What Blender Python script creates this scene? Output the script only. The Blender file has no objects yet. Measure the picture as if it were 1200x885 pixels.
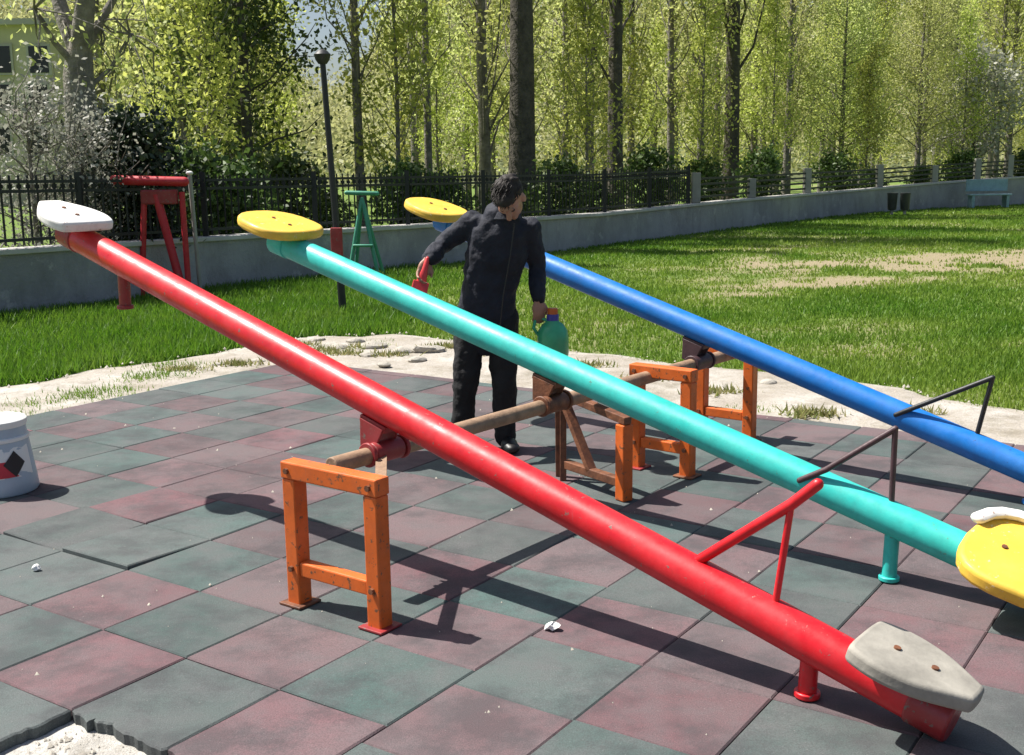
import bpy, bmesh, math, random
import numpy as np
from mathutils import Vector, Matrix
random.seed(7); rng = np.random.default_rng(11)
S = bpy.context.scene
COL = S.collection
rad = math.radians

# ------------------------------------------------------------------ camera
FPX, HOR, CH, ROLL = 1328.25, 194.2, 1.70, rad(-0.77)
pit = math.atan((442.5 - HOR) / FPX)
_R0 = np.array([1., 0, 0]); FW = np.array([0, math.cos(pit), -math.sin(pit)]); _U0 = np.array([0, math.sin(pit), math.cos(pit)])
RT = _R0 * math.cos(ROLL) + _U0 * math.sin(ROLL); UP = _U0 * math.cos(ROLL) - _R0 * math.sin(ROLL)
CP = np.array([0, 0, CH])
def ray(x, y): return (x - 600) / FPX * RT - (y - 442.5) / FPX * UP + FW
def g(x, y, z=0.):
    d = ray(x, y); return CP + d * (z - CH) / d[2]
def at(x, y, Y):
    d = ray(x, y); return CP + d * (Y / d[1])
cam = bpy.data.cameras.new('camera'); cam.sensor_width = 36; cam.lens = FPX / 1200 * 36
cam.clip_start = 0.05; cam.clip_end = 2000
co = bpy.data.objects.new('camera', cam); COL.objects.link(co)
co.matrix_world = Matrix(((RT[0], UP[0], -FW[0], 0), (RT[1], UP[1], -FW[1], 0), (RT[2], UP[2], -FW[2], CH), (0, 0, 0, 1)))
S.camera = co

# ------------------------------------------------------------------ light
SUN_AZ, SUN_EL = 160.4, 58.5
sd = Vector((math.cos(rad(SUN_AZ)) * math.cos(rad(SUN_EL)), math.sin(rad(SUN_AZ)) * math.cos(rad(SUN_EL)), math.sin(rad(SUN_EL))))
sl = bpy.data.lights.new('sun', 'SUN'); sl.energy = 5.0; sl.angle = rad(0.53); sl.color = (1, .96, .89)
so = bpy.data.objects.new('sun', sl); COL.objects.link(so)
so.rotation_euler = sd.to_track_quat('Z', 'Y').to_euler()
W = bpy.data.worlds.new('World'); S.world = W; W.use_nodes = True
nt = W.node_tree; bg = nt.nodes['Background']
sk = nt.nodes.new('ShaderNodeTexSky'); sk.sky_type = 'NISHITA'; sk.sun_disc = False
sk.sun_elevation = rad(SUN_EL); sk.sun_rotation = rad(90 - SUN_AZ); sk.air_density = 1.0; sk.dust_density = 2.5
nt.links.new(sk.outputs[0], bg.inputs[0]); bg.inputs[1].default_value = 0.07
S.view_settings.view_transform = 'Standard'; S.view_settings.look = 'None'; S.view_settings.gamma = 1
S.view_settings.exposure = 0.76
S.cycles.max_bounces = 6; S.cycles.transparent_max_bounces = 8
S.cycles.use_denoising = True

# ------------------------------------------------------------------ materials
class N:
    def __init__(s, name):
        s.m = bpy.data.materials.new(name); s.m.use_nodes = True; s.t = s.m.node_tree
        s.b = s.t.nodes['Principled BSDF']; s.o = s.t.nodes['Material Output']
        s.tc = s.t.nodes.new('ShaderNodeTexCoord')
    def n(s, typ, **kw):
        x = s.t.nodes.new(typ)
        for k, v in kw.items():
            if isinstance(k, str) and hasattr(x, k): setattr(x, k, v)
        return x
    def l(s, a, b): s.t.links.new(a, b)
    def noise(s, scale, detail=4, rough=.55, coord='Object', vec=None):
        x = s.n('ShaderNodeTexNoise'); x.inputs['Scale'].default_value = scale
        x.inputs['Detail'].default_value = detail; x.inputs['Roughness'].default_value = rough
        s.l(vec if vec is not None else s.tc.outputs[coord], x.inputs['Vector']); return x.outputs['Fac']
    def ramp(s, fac, stops):
        x = s.n('ShaderNodeValToRGB'); e = x.color_ramp.elements
        while len(e) < len(stops): e.new(.5)
        for i, (p, c) in enumerate(stops):
            e[i].position = p; e[i].color = (*c, 1) if not isinstance(c, (int, float)) else (c, c, c, 1)
        s.l(fac, x.inputs[0]); return x.outputs[0]
    def mix(s, fac, a, b, typ='MIX'):
        x = s.n('ShaderNodeMixRGB'); x.blend_type = typ
        for i, v in ((0, fac), (1, a), (2, b)):
            if isinstance(v, (int, float)): x.inputs[i].default_value = v if i == 0 else (v, v, v, 1)
            elif isinstance(v, tuple): x.inputs[i].default_value = (*v, 1)
            else: s.l(v, x.inputs[i])
        return x.outputs[0]
    def bump(s, h, strength=.3, dist=.01):
        x = s.n('ShaderNodeBump'); x.inputs['Strength'].default_value = strength; x.inputs['Distance'].default_value = dist
        s.l(h, x.inputs['Height']); s.l(x.outputs[0], s.b.inputs['Normal'])
    def col(s, c):
        if isinstance(c, tuple): s.b.inputs['Base Color'].default_value = (*c, 1)
        else: s.l(c, s.b.inputs['Base Color'])
    def rough(s, r):
        if isinstance(r, (int, float)): s.b.inputs['Roughness'].default_value = r
        else: s.l(r, s.b.inputs['Roughness'])
def mul(c, k): return tuple(min(1, v * k) for v in c)

def paint(name, c, rough=.32, chip=(.16, .12, .1), chipamt=.67, spec=.5, coat=.18):
    m = N(name)
    base = m.ramp(m.noise(5, 6, .65), [(.28, mul(c, .74)), (.5, c), (.75, mul(tuple(.93 * v + .02 for v in c), 1.12))])
    strk = m.noise(26, 4, .6); base = m.mix(m.ramp(strk, [(.45, 0.), (.75, .30)]), base, mul(c, .62))
    dirt = m.ramp(m.noise(11, 8, .75), [(.50, 0.), (.70, .5)])
    base = m.mix(dirt, base, tuple(.66 * v + .016 for v in c))
    mp = m.n('ShaderNodeMapping'); m.l(m.tc.outputs['Object'], mp.inputs[0]); mp.inputs['Rotation'].default_value = (0, 0, .68); mp.inputs['Scale'].default_value = (70, 5, 8)
    scr = m.noise(1, 5, .7, vec=mp.outputs[0]); base = m.mix(m.ramp(scr, [(.64, 0.), (.70, .35)]), base, tuple(.6 * v + .06 for v in c))
    ch = m.ramp(m.noise(34, 6, .7), [(chipamt - .03, 0.), (chipamt - .005, 1.)])
    m.col(m.mix(ch, base, chip)); m.rough(m.ramp(m.noise(8, 6, .7), [(.3, rough * .8), (.7, min(.9, rough * 1.9))]))
    m.b.inputs['Coat Weight'].default_value = coat; m.b.inputs['Coat Roughness'].default_value = .25
    m.bump(m.mix(.6, m.noise(45, 4), ch), .22, .004); return m.m
def matte(name, c, var=.18, scale=8, rough=.8, bump=.25, bscale=60, bdist=.006, c2=None):
    m = N(name)
    n1 = m.noise(scale, 6, .6)
    m.col(m.ramp(n1, [(.28, mul(c, 1 - var)), (.74, c2 if c2 else mul(c, 1 + var))])); m.rough(rough)
    m.bump(m.noise(bscale, 5), bump, bdist); return m.m
def leafmat(name, dark, light, trans=.45):
    m = N(name)
    at_ = m.n('ShaderNodeAttribute'); at_.attribute_name = 'shade'
    c = m.ramp(at_.outputs['Fac'], [(0, dark), (1, light)])
    oi = m.n('ShaderNodeObjectInfo')
    hs = m.n('ShaderNodeHueSaturation'); m.l(c, hs.inputs['Color'])
    mr = m.n('ShaderNodeMapRange'); mr.inputs[3].default_value = .485; mr.inputs[4].default_value = .515; m.l(oi.outputs['Random'], mr.inputs[0]); m.l(mr.outputs[0], hs.inputs['Hue'])
    mr2 = m.n('ShaderNodeMapRange'); mr2.inputs[3].default_value = .8; mr2.inputs[4].default_value = 1.25; m.l(oi.outputs['Random'], mr2.inputs[0]); m.l(mr2.outputs[0], hs.inputs['Value'])
    m.l(hs.outputs[0], m.b.inputs['Base Color']); m.rough(.55)
    tr = m.n('ShaderNodeBsdfTranslucent'); m.l(hs.outputs[0], tr.inputs[0])
    mx = m.n('ShaderNodeMixShader'); mx.inputs[0].default_value = trans
    m.l(m.b.outputs[0], mx.inputs[1]); m.l(tr.outputs[0], mx.inputs[2]); m.l(mx.outputs[0], m.o.inputs[0])
    return m.m

M = {}
M['red'] = paint('red_paint', (.62, .004, .012), .34)
M['teal'] = paint('teal_paint', (.028, .51, .45), .38, chip=(.08, .25, .2), chipamt=.68)
M['blue'] = paint('blue_paint', (.001, .165, .56), .38, chip=(.02, .05, .15), chipamt=.7)
M['orange'] = paint('orange_paint', (.68, .125, .008), .45, chip=(.16, .07, .03), chipamt=.63)
M['brownmetal'] = matte('dark_brown_metal', (.13, .050, .028), .5, 18, .55, .4, 80, c2=(.26, .10, .045))
M['darkred'] = paint('dark_red_paint', (.30, .022, .025), .45, chipamt=.64)
M['framered'] = paint('faded_red_paint', (.52, .012, .025), .45, chipamt=.66)
M['green'] = paint('green_paint', (.06, .30, .19), .45, chipamt=.66)
M['yellow'] = paint('yellow_paint', (.82, .52, .055), .5, chip=(.75, .62, .35), chipamt=.66, coat=.1)
M['white'] = paint('white_paint', (.83, .81, .77), .55, chip=(.45, .3, .25), chipamt=.66, coat=.05)
M['worn'] = matte('worn_white_seat', (.30, .28, .24), .3, 9, .8, .3, 40)
M['rust'] = matte('rusty_pipe', (.30, .19, .12), .35, 14, .65, .4, 90, c2=(.42, .27, .17))
M['pivot'] = matte('dark_bracket_metal', (.07, .035, .04), .3, 20, .5)
M['blackmetal'] = matte('black_metal', (.015, .016, .018), .2, 6, .5)
M['concrete'] = matte('concrete', (.34, .33, .33), .22, 2.2, .9, .5, 25, .02)
m = N('stained_concrete'); mp = m.n('ShaderNodeMapping'); m.l(m.tc.outputs['Object'], mp.inputs[0]); mp.inputs['Scale'].default_value = (1.3, 1.3, .55)
st1 = m.noise(2.2, 7, .7, vec=mp.outputs[0]); b1 = m.ramp(m.noise(.7, 6, .6), [(.3, (.27, .265, .27)), (.7, (.42, .41, .405))])
b1 = m.mix(m.ramp(st1, [(.47, 0.), (.70, .5)]), b1, (.17, .165, .15)); b1 = m.mix(m.ramp(m.noise(3.1, 6, .7), [(.58, 0.), (.66, .6)]), b1, (.50, .48, .46))
m.col(b1); m.rough(.92); m.bump(m.noise(18, 6, .65), .7, .03); M['concrete'] = m.m
M['coping'] = matte('pale_concrete', (.50, .48, .45), .16, 3, .9, .4, 30, .01)
M['postc'] = matte('concrete_post_grey', (.33, .32, .29), .15, 4, .9)
M['bark'] = matte('grey_bark', (.20, .18, .155), .5, 5, .95, .9, 14, .05)
M['darkbark'] = matte('dark_bark', (.085, .074, .060), .5, 5, .95, .9, 14, .05)
M['poplar'] = leafmat('poplar_leaves', (.33, .36, .10), (.66, .68, .27), .56)
M['bright'] = leafmat('bright_spring_leaves', (.32, .37, .065), (.62, .65, .18), .56)
M['evergreen'] = leafmat('dark_leaves', (.035, .065, .015), (.12, .19, .04), .35)
M['blossom'] = leafmat('white_blossom', (.26, .28, .17), (.72, .72, .62), .35)
M['twig'] = leafmat('grey_twig_leaves', (.17, .16, .13), (.42, .42, .36), .35)
M['black_leaf'] = leafmat('very_dark_leaves', (.008, .014, .007), (.03, .05, .022), .15)
M['farwood'] = leafmat('far_wood_leaves', (.30, .33, .12), (.62, .64, .30), .5)
M['skin'] = matte('skin', (.36, .18, .12), .1, 12, .5, .1, 200, .001)
M['hair'] = matte('dark_brown_hair', (.016, .010, .007), .45, 40, .7, .5, 120, .004)
M['jacket'] = matte('black_navy_cloth', (.009, .011, .021), .35, 10, .8, .5, 45, .01)
M['trousers'] = matte('black_cloth', (.010, .010, .011), .3, 10, .85, .5, 45, .01)
M['shoe'] = matte('black_leather', (.012, .011, .010), .3, 20, .45)
M['eye'] = matte('eye_dark', (.02, .015, .012), .1, 20, .2)
M['bristle'] = matte('paint_loaded_bristles', (.10, .40, .33), .3, 60, .6)
M['redplastic'] = matte('red_plastic', (.70, .05, .05), .08, 8, .35, .1)
M['jug'] = matte('green_plastic', (.035, .36, .17), .25, 6, .3, .1, c2=(.08, .5, .25))
M['bluecap'] = matte('violet_blue_plastic', (.05, .05, .32), .1, 6, .3, .1)
M['orangecap'] = matte('orange_plastic', (.55, .12, .02), .1, 6, .3, .1)
M['bucket'] = matte('bluish_white_plastic', (.42, .50, .58), .12, 4, .35, .1)
M['bucketlid'] = matte('white_plastic', (.8, .8, .78), .06, 4, .35, .1)
M['label_red'] = matte('red_label_print', (.55, .03, .05), .1, 10, .5, .05)
M['label_black'] = matte('black_label_print', (.02, .015, .018), .1, 10, .5, .05)
M['bldg'] = matte('beige_render', (.50, .46, .33), .12, .5, .9, .3, 6, .03)
M['bldg2'] = matte('grey_render', (.42, .40, .38), .12, .5, .9, .3, 6, .03)
M['glass'] = matte('dark_window_glass', (.02, .022, .025), .2, 2, .15, 0)
M['benchblue'] = paint('pale_blue_paint', (.20, .32, .40), .5)
M['stone'] = matte('pale_stone', (.38, .35, .30), .25, 9, .95, .6, 40, .02)
M['paper'] = matte('white_paper', (.8, .79, .76), .05, 9, .8, .1)

# ------------------------------------------------------------------ mesh helpers
class MB:
    def __init__(s): s.v = []; s.f = []
    def add(s, vs, fs):
        o = len(s.v); s.v += [tuple(float(c) for c in v) for v in vs]; s.f += [tuple(o + i for i in f) for f in fs]; return s
    def box(s, c, size, X=(1, 0, 0), Y=(0, 1, 0), Z=(0, 0, 1)):
        c, X, Y, Z = [np.array(q, float) for q in (c, X, Y, Z)]
        hx, hy, hz = [q / 2 for q in size]
        vs = [c + X * i * hx + Y * j * hy + Z * k * hz for k in (-1, 1) for j in (-1, 1) for i in (-1, 1)]
        return s.add(vs, [(0, 2, 3, 1), (4, 5, 7, 6), (0, 1, 5, 4), (2, 6, 7, 3), (0, 4, 6, 2), (1, 3, 7, 5)])
    def bar(s, p, q, w, h, up=(0, 0, 1)):
        p, q = np.array(p, float), np.array(q, float); d = q - p; L = np.linalg.norm(d); d /= L
        u = np.array(up, float); x = np.cross(d, u); x /= np.linalg.norm(x); u = np.cross(x, d)
        return s.box((p + q) / 2, (w, h, L), x, u, d) if np.dot(np.cross(x, u), d) > 0 else s.box((p + q) / 2, (w, h, L), -x, u, d)
    def tube(s, pts, radii, n=16, round_end=False, ry=None, side=None):
        pts = [np.array(p, float) for p in pts]
        if isinstance(radii, (int, float)): radii = [radii] * len(pts)
        ry = list(ry) if ry else list(radii); radii = list(radii)
        if round_end:
            d0 = pts[0] - pts[1]; d0 /= np.linalg.norm(d0); d1 = pts[-1] - pts[-2]; d1 /= np.linalg.norm(d1)
            P, Rx, Ry = [], [], []
            for t in (80, 55, 28):
                P.append(pts[0] + d0 * math.sin(rad(t)) * min(radii[0], ry[0])); Rx.append(radii[0] * math.cos(rad(t))); Ry.append(ry[0] * math.cos(rad(t)))
            P += pts; Rx += radii; Ry += ry
            for t in (28, 55, 80):
                P.append(pts[-1] + d1 * math.sin(rad(t)) * min(radii[-1], ry[-1])); Rx.append(radii[-1] * math.cos(rad(t))); Ry.append(ry[-1] * math.cos(rad(t)))
            pts, radii, ry = P, Rx, Ry
        vs, fs = [], []
        x = None
        for i, p in enumerate(pts):
            d = pts[min(i + 1, len(pts) - 1)] - pts[max(i - 1, 0)]; d /= (np.linalg.norm(d) + 1e-12)
            if x is None:
                ref = np.array(side, float) if side is not None else (np.array([0, 0, 1.]) if abs(d[2]) < .9 else np.array([1., 0, 0]))
                x = ref - d * (ref @ d) if side is not None else np.cross(d, ref)
            else: x = x - d * (x @ d)
            x /= np.linalg.norm(x); y = np.cross(d, x)
            for k in range(n):
                a = 2 * math.pi * k / n; vs.append(p + x * radii[i] * math.cos(a) + y * ry[i] * math.sin(a))
        for i in range(len(pts) - 1):
            for k in range(n):
                k2 = (k + 1) % n; fs.append((i * n + k, i * n + k2, (i + 1) * n + k2, (i + 1) * n + k))
        fs.append(tuple(reversed(range(n)))); m = (len(pts) - 1) * n; fs.append(tuple(m + k for k in range(n)))
        return s.add(vs, fs)
    def ell(s, c, r, X=(1, 0, 0), Y=(0, 1, 0), Z=(0, 0, 1), n=20, m=12):
        c, X, Y, Z = [np.array(q, float) for q in (c, X, Y, Z)]; vs = [c - Z * r[2]]; fs = []
        for i in range(1, m):
            t = math.pi * i / m - math.pi / 2
            for k in range(n):
                a = 2 * math.pi * k / n
                vs.append(c + X * r[0] * math.cos(t) * math.cos(a) + Y * r[1] * math.cos(t) * math.sin(a) + Z * r[2] * math.sin(t))
        vs.append(c + Z * r[2]); L = len(vs) - 1
        for k in range(n): fs.append((0, 1 + (k + 1) % n, 1 + k)); fs.append((L, 1 + (m - 2) * n + k, 1 + (m - 2) * n + (k + 1) % n))
        for i in range(m - 2):
            for k in range(n):
                k2 = (k + 1) % n; fs.append((1 + i * n + k, 1 + i * n + k2, 1 + (i + 1) * n + k2, 1 + (i + 1) * n + k))
        return s.add(vs, fs)
    def prism(s, poly, o, X, Y, Z, h):
        """polygon in the plane X,Y at o, thickness h along Z (centred)"""
        o, X, Y, Z = [np.array(q, float) for q in (o, X, Y, Z)]; n = len(poly)
        vs = [o + X * p[0] + Y * p[1] + Z * (-h / 2) for p in poly] + [o + X * p[0] + Y * p[1] + Z * (h / 2) for p in poly]
        fs = [tuple(reversed(range(n))), tuple(range(n, 2 * n))] + [(i, (i + 1) % n, n + (i + 1) % n, n + i) for i in range(n)]
        return s.add(vs, fs)
    def lathe(s, o, prof, n=32, Z=(0, 0, 1), X=(1, 0, 0)):
        o, X, Z = [np.array(q, float) for q in (o, X, Z)]; Y = np.cross(Z, X); vs = []; fs = []
        for r, z in prof:
            for k in range(n):
                a = 2 * math.pi * k / n; vs.append(o + X * r * math.cos(a) + Y * r * math.sin(a) + Z * z)
        for i in range(len(prof) - 1):
            for k in range(n):
                k2 = (k + 1) % n; fs.append((i * n + k, i * n + k2, (i + 1) * n + k2, (i + 1) * n + k))
        fs.append(tuple(reversed(range(n)))); m = (len(prof) - 1) * n; fs.append(tuple(m + k for k in range(n)))
        return s.add(vs, fs)
    def mesh(s, name, mat, smooth=True):
        me = bpy.data.meshes.new(name); me.from_pydata(s.v, [], s.f)
        bm = bmesh.new(); bm.from_mesh(me); bmesh.ops.recalc_face_normals(bm, faces=bm.faces); bm.to_mesh(me); bm.free()
        if mat: me.materials.append(M[mat])
        if smooth: shade(me)
        return me
    def build(s, name, mat, parent=None, smooth=True, bevel=0, seg=2):
        o = bpy.data.objects.new(name, s.mesh(name, mat, smooth)); COL.objects.link(o)
        if parent is not None: put(o, parent)
        if bevel:
            b = o.modifiers.new('bevel', 'BEVEL'); b.width = bevel; b.segments = seg; b.limit_method = 'ANGLE'; b.angle_limit = rad(35)
        return o
def shade(me, ang=38):
    me.polygons.foreach_set('use_smooth', [True] * len(me.polygons))
    try: me.set_sharp_from_angle(angle=rad(ang))
    except Exception: pass
def put(o, parent):
    """parent keeping world placement (parents have only a location)"""
    o.parent = parent
    base = Vector((0, 0, 0)); p = parent
    while p is not None: base = base + p.location; p = p.parent
    o.location = o.location - base
def tag(o, label, cat, group=None):
    o['label'] = label; o['category'] = cat
    if group: o['group'] = group
    return o
def thing(name, label, cat, loc, group=None):
    o = bpy.data.objects.new(name, None); COL.objects.link(o); o.location = Vector([float(c) for c in loc]); o.empty_display_size = .1
    return tag(o, label, cat, group)
def kind(o, k='structure'): o['kind'] = k; return o
def np_mesh(name, V, Fa, mat, shadev=None, smooth=False):
    me = bpy.data.meshes.new(name); V = np.asarray(V, np.float32); Fa = np.asarray(Fa, np.int32); n, k = Fa.shape
    me.vertices.add(len(V)); me.vertices.foreach_set('co', V.ravel())
    me.loops.add(n * k); me.loops.foreach_set('vertex_index', Fa.ravel())
    me.polygons.add(n); me.polygons.foreach_set('loop_start', np.arange(0, n * k, k, dtype=np.int32))
    try: me.polygons.foreach_set('loop_total', np.full(n, k, np.int32))
    except Exception: pass
    if shadev is not None:
        a = me.attributes.new('shade', 'FLOAT', 'POINT'); a.data.foreach_set('value', np.asarray(shadev, np.float32))
    me.materials.append(M[mat]); me.update(calc_edges=True); me.validate()
    if smooth: me.polygons.foreach_set('use_smooth', [True] * n)
    return me
def link(name, me, parent=None):
    o = bpy.data.objects.new(name, me); COL.objects.link(o)
    if parent is not None: put(o, parent)
    return o
def remesh(mb, name, mat, voxel=.008, smooth=6, noise=0, nscale=.12):
    me = mb.mesh(name, mat, True); o = bpy.data.objects.new('tmp', me); COL.objects.link(o)
    r = o.modifiers.new('r', 'REMESH'); r.mode = 'VOXEL'; r.voxel_size = voxel; r.use_smooth_shade = True
    sm = o.modifiers.new('s', 'SMOOTH'); sm.iterations = smooth; sm.factor = .5
    if noise:
        tx = bpy.data.textures.new('cloth_folds', 'CLOUDS'); tx.noise_scale = nscale; tx.noise_depth = 2
        d = o.modifiers.new('d', 'DISPLACE'); d.texture = tx; d.strength = noise; d.mid_level = .5; d.texture_coords = 'LOCAL'
    dg = bpy.context.evaluated_depsgraph_get(); dg.update()
    out = bpy.data.meshes.new_from_object(o.evaluated_get(dg)); out.name = name
    bpy.data.objects.remove(o)
    if not out.materials: out.materials.append(M[mat])
    out.polygons.foreach_set('use_smooth', [True] * len(out.polygons))
    return out

# value noise on the ground for python-side masks
_G = rng.random((256, 256))
def vn(x, y):
    x = np.asarray(x) % 256; y = np.asarray(y) % 256; xi = np.floor(x).astype(int); yi = np.floor(y).astype(int)
    fx = x - xi; fy = y - yi; fx = fx * fx * (3 - 2 * fx); fy = fy * fy * (3 - 2 * fy)
    q = lambda i, j: _G[i % 256, j % 256]
    return (q(xi, yi) * (1 - fx) + q(xi + 1, yi) * fx) * (1 - fy) + (q(xi, yi + 1) * (1 - fx) + q(xi + 1, yi + 1) * fx) * fy
def fbm(x, y): return .55 * vn(x, y) + .3 * vn(2.1 * x + 9, 2.1 * y + 5) + .15 * vn(4.3 * x + 3, 4.3 * y + 17)

# ------------------------------------------------------------------ paving
TS = .465; t0 = np.array([.112, 3.61]); ta = np.array([math.cos(rad(55.83)), math.sin(rad(55.83))]); tb = np.array([-ta[1], ta[0]])
GR = .492
def ij2(i, j): p = t0 + ta * i * GR + tb * j * GR; return p
def tileM():
    m = N('rubber_tiles')
    a = m.n('ShaderNodeAttribute'); a.attribute_name = 'tint'
    mott = m.noise(5.5, 6, .65, 'Object'); speck = m.noise(210, 2, .6, 'Object'); blot = m.noise(1.3, 4, .6, 'Object')
    c = m.mix(m.ramp(mott, [(.40, 0.), (.66, .5)]), a.outputs['Color'], (.128, .122, .128))
    c = m.mix(m.ramp(m.noise(2.6, 8, .72), [(.40, .55), (.54, 0.)]), c, (.052, .052, .056))
    c = m.mix(m.ramp(blot, [(.42, 0.), (.68, .4)]), c, (.165, .145, .145))
    c = m.mix(m.ramp(speck, [(.35, .45), (.65, 0.)]), c, (.04, .04, .04))
    c = m.mix(m.ramp(m.noise(120, 3, .6), [(.66, 0.), (.74, .5)]), c, (.26, .25, .24))
    m.col(c); m.rough(.88); m.b.inputs['Specular IOR Level'].default_value = .3
    m.bump(m.mix(.5, speck, mott), .5, .006); M['tiles'] = m.m
tileM()
V, Fc, Cc = [], [], []
def tile_poly(poly, dz, col, tilt=(0, 0)):
    """poly: list of ground xy; a rubber tile 4 cm thick with a small chamfer"""
    o = len(V); n = len(poly); P = np.array(poly); c = P.mean(0)
    for ring, (ins, z) in enumerate(((0.0014, -.045), (0.0014, -.005), (.007, 0.0))):
        for p in P:
            d = c - p; d = d / np.linalg.norm(d); q = p + d * ins * 1.4
            r = (q - c); V.append((q[0], q[1], z + dz + r[0] * tilt[0] + r[1] * tilt[1]))
    for ring in (0, 1):
        for k in range(n):
            k2 = (k + 1) % n; Fc.append((o + ring * n + k, o + ring * n + k2, o + (ring + 1) * n + k2, o + (ring + 1) * n + k)); Cc.append(col)
    Fc.append(tuple(o + 2 * n + k for k in range(n))); Cc.append(col)
GREEN = (.060, .124, .112); RED = (.180, .068, .082)
STEP = TS / GR
rows = range(-14, 12)
IMAX = 8.5; JTOP = -.49 + STEP * 12
for k in rows:
    j0 = -.49 + STEP * k; off = .24 if k >= 1 else (0.03 * math.sin(k * 3.1))
    for q in range(-9, 10):
        i0 = -.48 + STEP * q + off; i1 = min(i0 + STEP, IMAX)
        if i1 - i0 < .15: continue
        base = GREEN if (q + k) % 2 == 0 else RED
        if random.random() < .06: base = RED if base is GREEN else GREEN
        v = random.uniform(.82, 1.2); gr = random.uniform(.12, .62); m_ = sum(base) / 3 * 1.12
        col = tuple((c * (1 - gr) + m_ * gr) * v for c in base)
        dz = random.uniform(-.002, .002); tl = (random.uniform(-.006, .006), random.uniform(-.006, .006))
        hole1 = (k == 2 and q == -3); hole2 = (k == 1 and q == -3)
        if hole1: quad = [(i0 - .1, 1.40), (i1 - .25, 1.40), (i1 - .17, 1.52), (i1 - .32, 1.66), (i0 + .3, 1.58), (i0 - .1, 1.66)]
        elif hole2: quad = [(i0, j0), (i1, j0), (i1 - .02, j0 + .30), (i1 - .3, j0 + .42), (i1 - .55, j0 + .36), (i0, j0 + .5)]
        else: quad = [(i0, j0), (i1, j0), (i1, j0 + STEP), (i0, j0 + STEP)]
        if (q, k) in ((0, 6), (1, 6), (0, 5)): dz += .007; tl = (random.uniform(-.035, .035), random.uniform(-.035, .035))
        torn = {(2, -2): (3,), (3, -3): (0,), (1, -2): (3,), (2, -3): tuple(range(6)), (1, -3): (1, 2, 3, 4)}.get((k, q))
        if torn:
            fine = []
            for e in range(len(quad)):
                A_, B_ = np.array(quad[e]), np.array(quad[(e + 1) % len(quad)]); nn_ = max(2, int(np.linalg.norm(B_ - A_) / .045)); walk = 0.
                for t_ in range(nn_):
                    walk = walk * .6 + rng.normal(0, .016); fine.append(A_ + (B_ - A_) * t_ / nn_ + (np.array([walk, walk * .8]) if (e in torn and t_) else 0))
            quad = fine
        tile_poly([ij2(*p) for p in quad], dz, col, tl)
me = bpy.data.meshes.new('rubber_tile_paving'); me.from_pydata(V, [], Fc); me.materials.append(M['tiles'])
ca = me.attributes.new('tint', 'FLOAT_COLOR', 'FACE')
ca.data.foreach_set('color', np.array([(*c, 1) for c in Cc], np.float32).ravel())
kind(link('rubber_tile_paving', me))

def groundM(name, c1, c2, c3, sc):
    m = N(name); soil = m.ramp(m.noise(2.3, 8, .75), [(.50, 0.), (.64, .75)]); a = m.noise(sc, 7, .65); b = m.noise(sc * 9, 5, .7); c = m.noise(sc * 40, 3, .6)
    base = m.ramp(a, [(.3, c1), (.7, c2)]); base = m.mix(m.ramp(b, [(.5, 0.), (.72, .8)]), base, c3)
    base = m.mix(m.ramp(c, [(.3, .35), (.55, 0.)]), base, mul(c1, .35))
    base = m.mix(soil, base, mul(c3, .62))
    m.col(base); m.rough(.95); m.bump(m.mix(.5, b, c), .8, .02); M[name] = m.m
groundM('gravel', (.30, .26, .21), (.50, .47, .43), (.33, .29, .22), 1.6)
groundM('slab', (.46, .44, .40), (.60, .58, .54), (.33, .30, .25), 3.5)
# concrete slab under the tiles
mb = MB(); c_ = [ij2(-12, -16), ij2(8.5, -16), ij2(8.5, JTOP), ij2(-12, JTOP)]
mb.add([(*p, -.040) for p in c_], [(0, 1, 2, 3)]); kind(mb.build('concrete_slab', 'slab', smooth=False))

# gravel strip round the pad
outer_px = [(-420, 520), (-200, 478), (0, 446), (110, 428), (220, 411), (300, 399), (380, 386), (460, 387), (560, 395), (680, 406), (800, 418), (940, 433), (1080, 452), (1200, 470), (1400, 497), (1900, 560)]
OUT = np.array([g(*p)[:2] for p in outer_px])
def densify(P, n):
    r = []
    for i in range(len(P) - 1):
        for k in range(n): r.append(P[i] + (P[i + 1] - P[i]) * k / n)
    r.append(P[-1]); return np.array(r)
OD = densify(OUT, 8); OD = OD + (np.stack([fbm(OD[:, 0] * 1.7, OD[:, 1] * 1.7), fbm(OD[:, 1] * 1.7 + 40, OD[:, 0] * 1.7)], 1) - .5) * .45
ctr = np.array([0., 3.])
gv = []; gf = []; nr = 10
for i, p in enumerate(OD):
    for r in range(nr):
        t = r / (nr - 1); q = p + (ctr - p) * t * .42
        z = -.026 + .02 * (fbm(q[0] * 3, q[1] * 3) - .5)
        if r == 0: z = -.062
        if t > .55: z = -.052
        gv.append((q[0], q[1], z))
for i in range(len(OD) - 1):
    for r in range(nr - 1): gf.append((i * nr + r, (i + 1) * nr + r, (i + 1) * nr + r + 1, i * nr + r + 1))
kind(link('gravel_path', np_mesh('gravel_path', gv, gf, 'gravel', smooth=True)))

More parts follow.
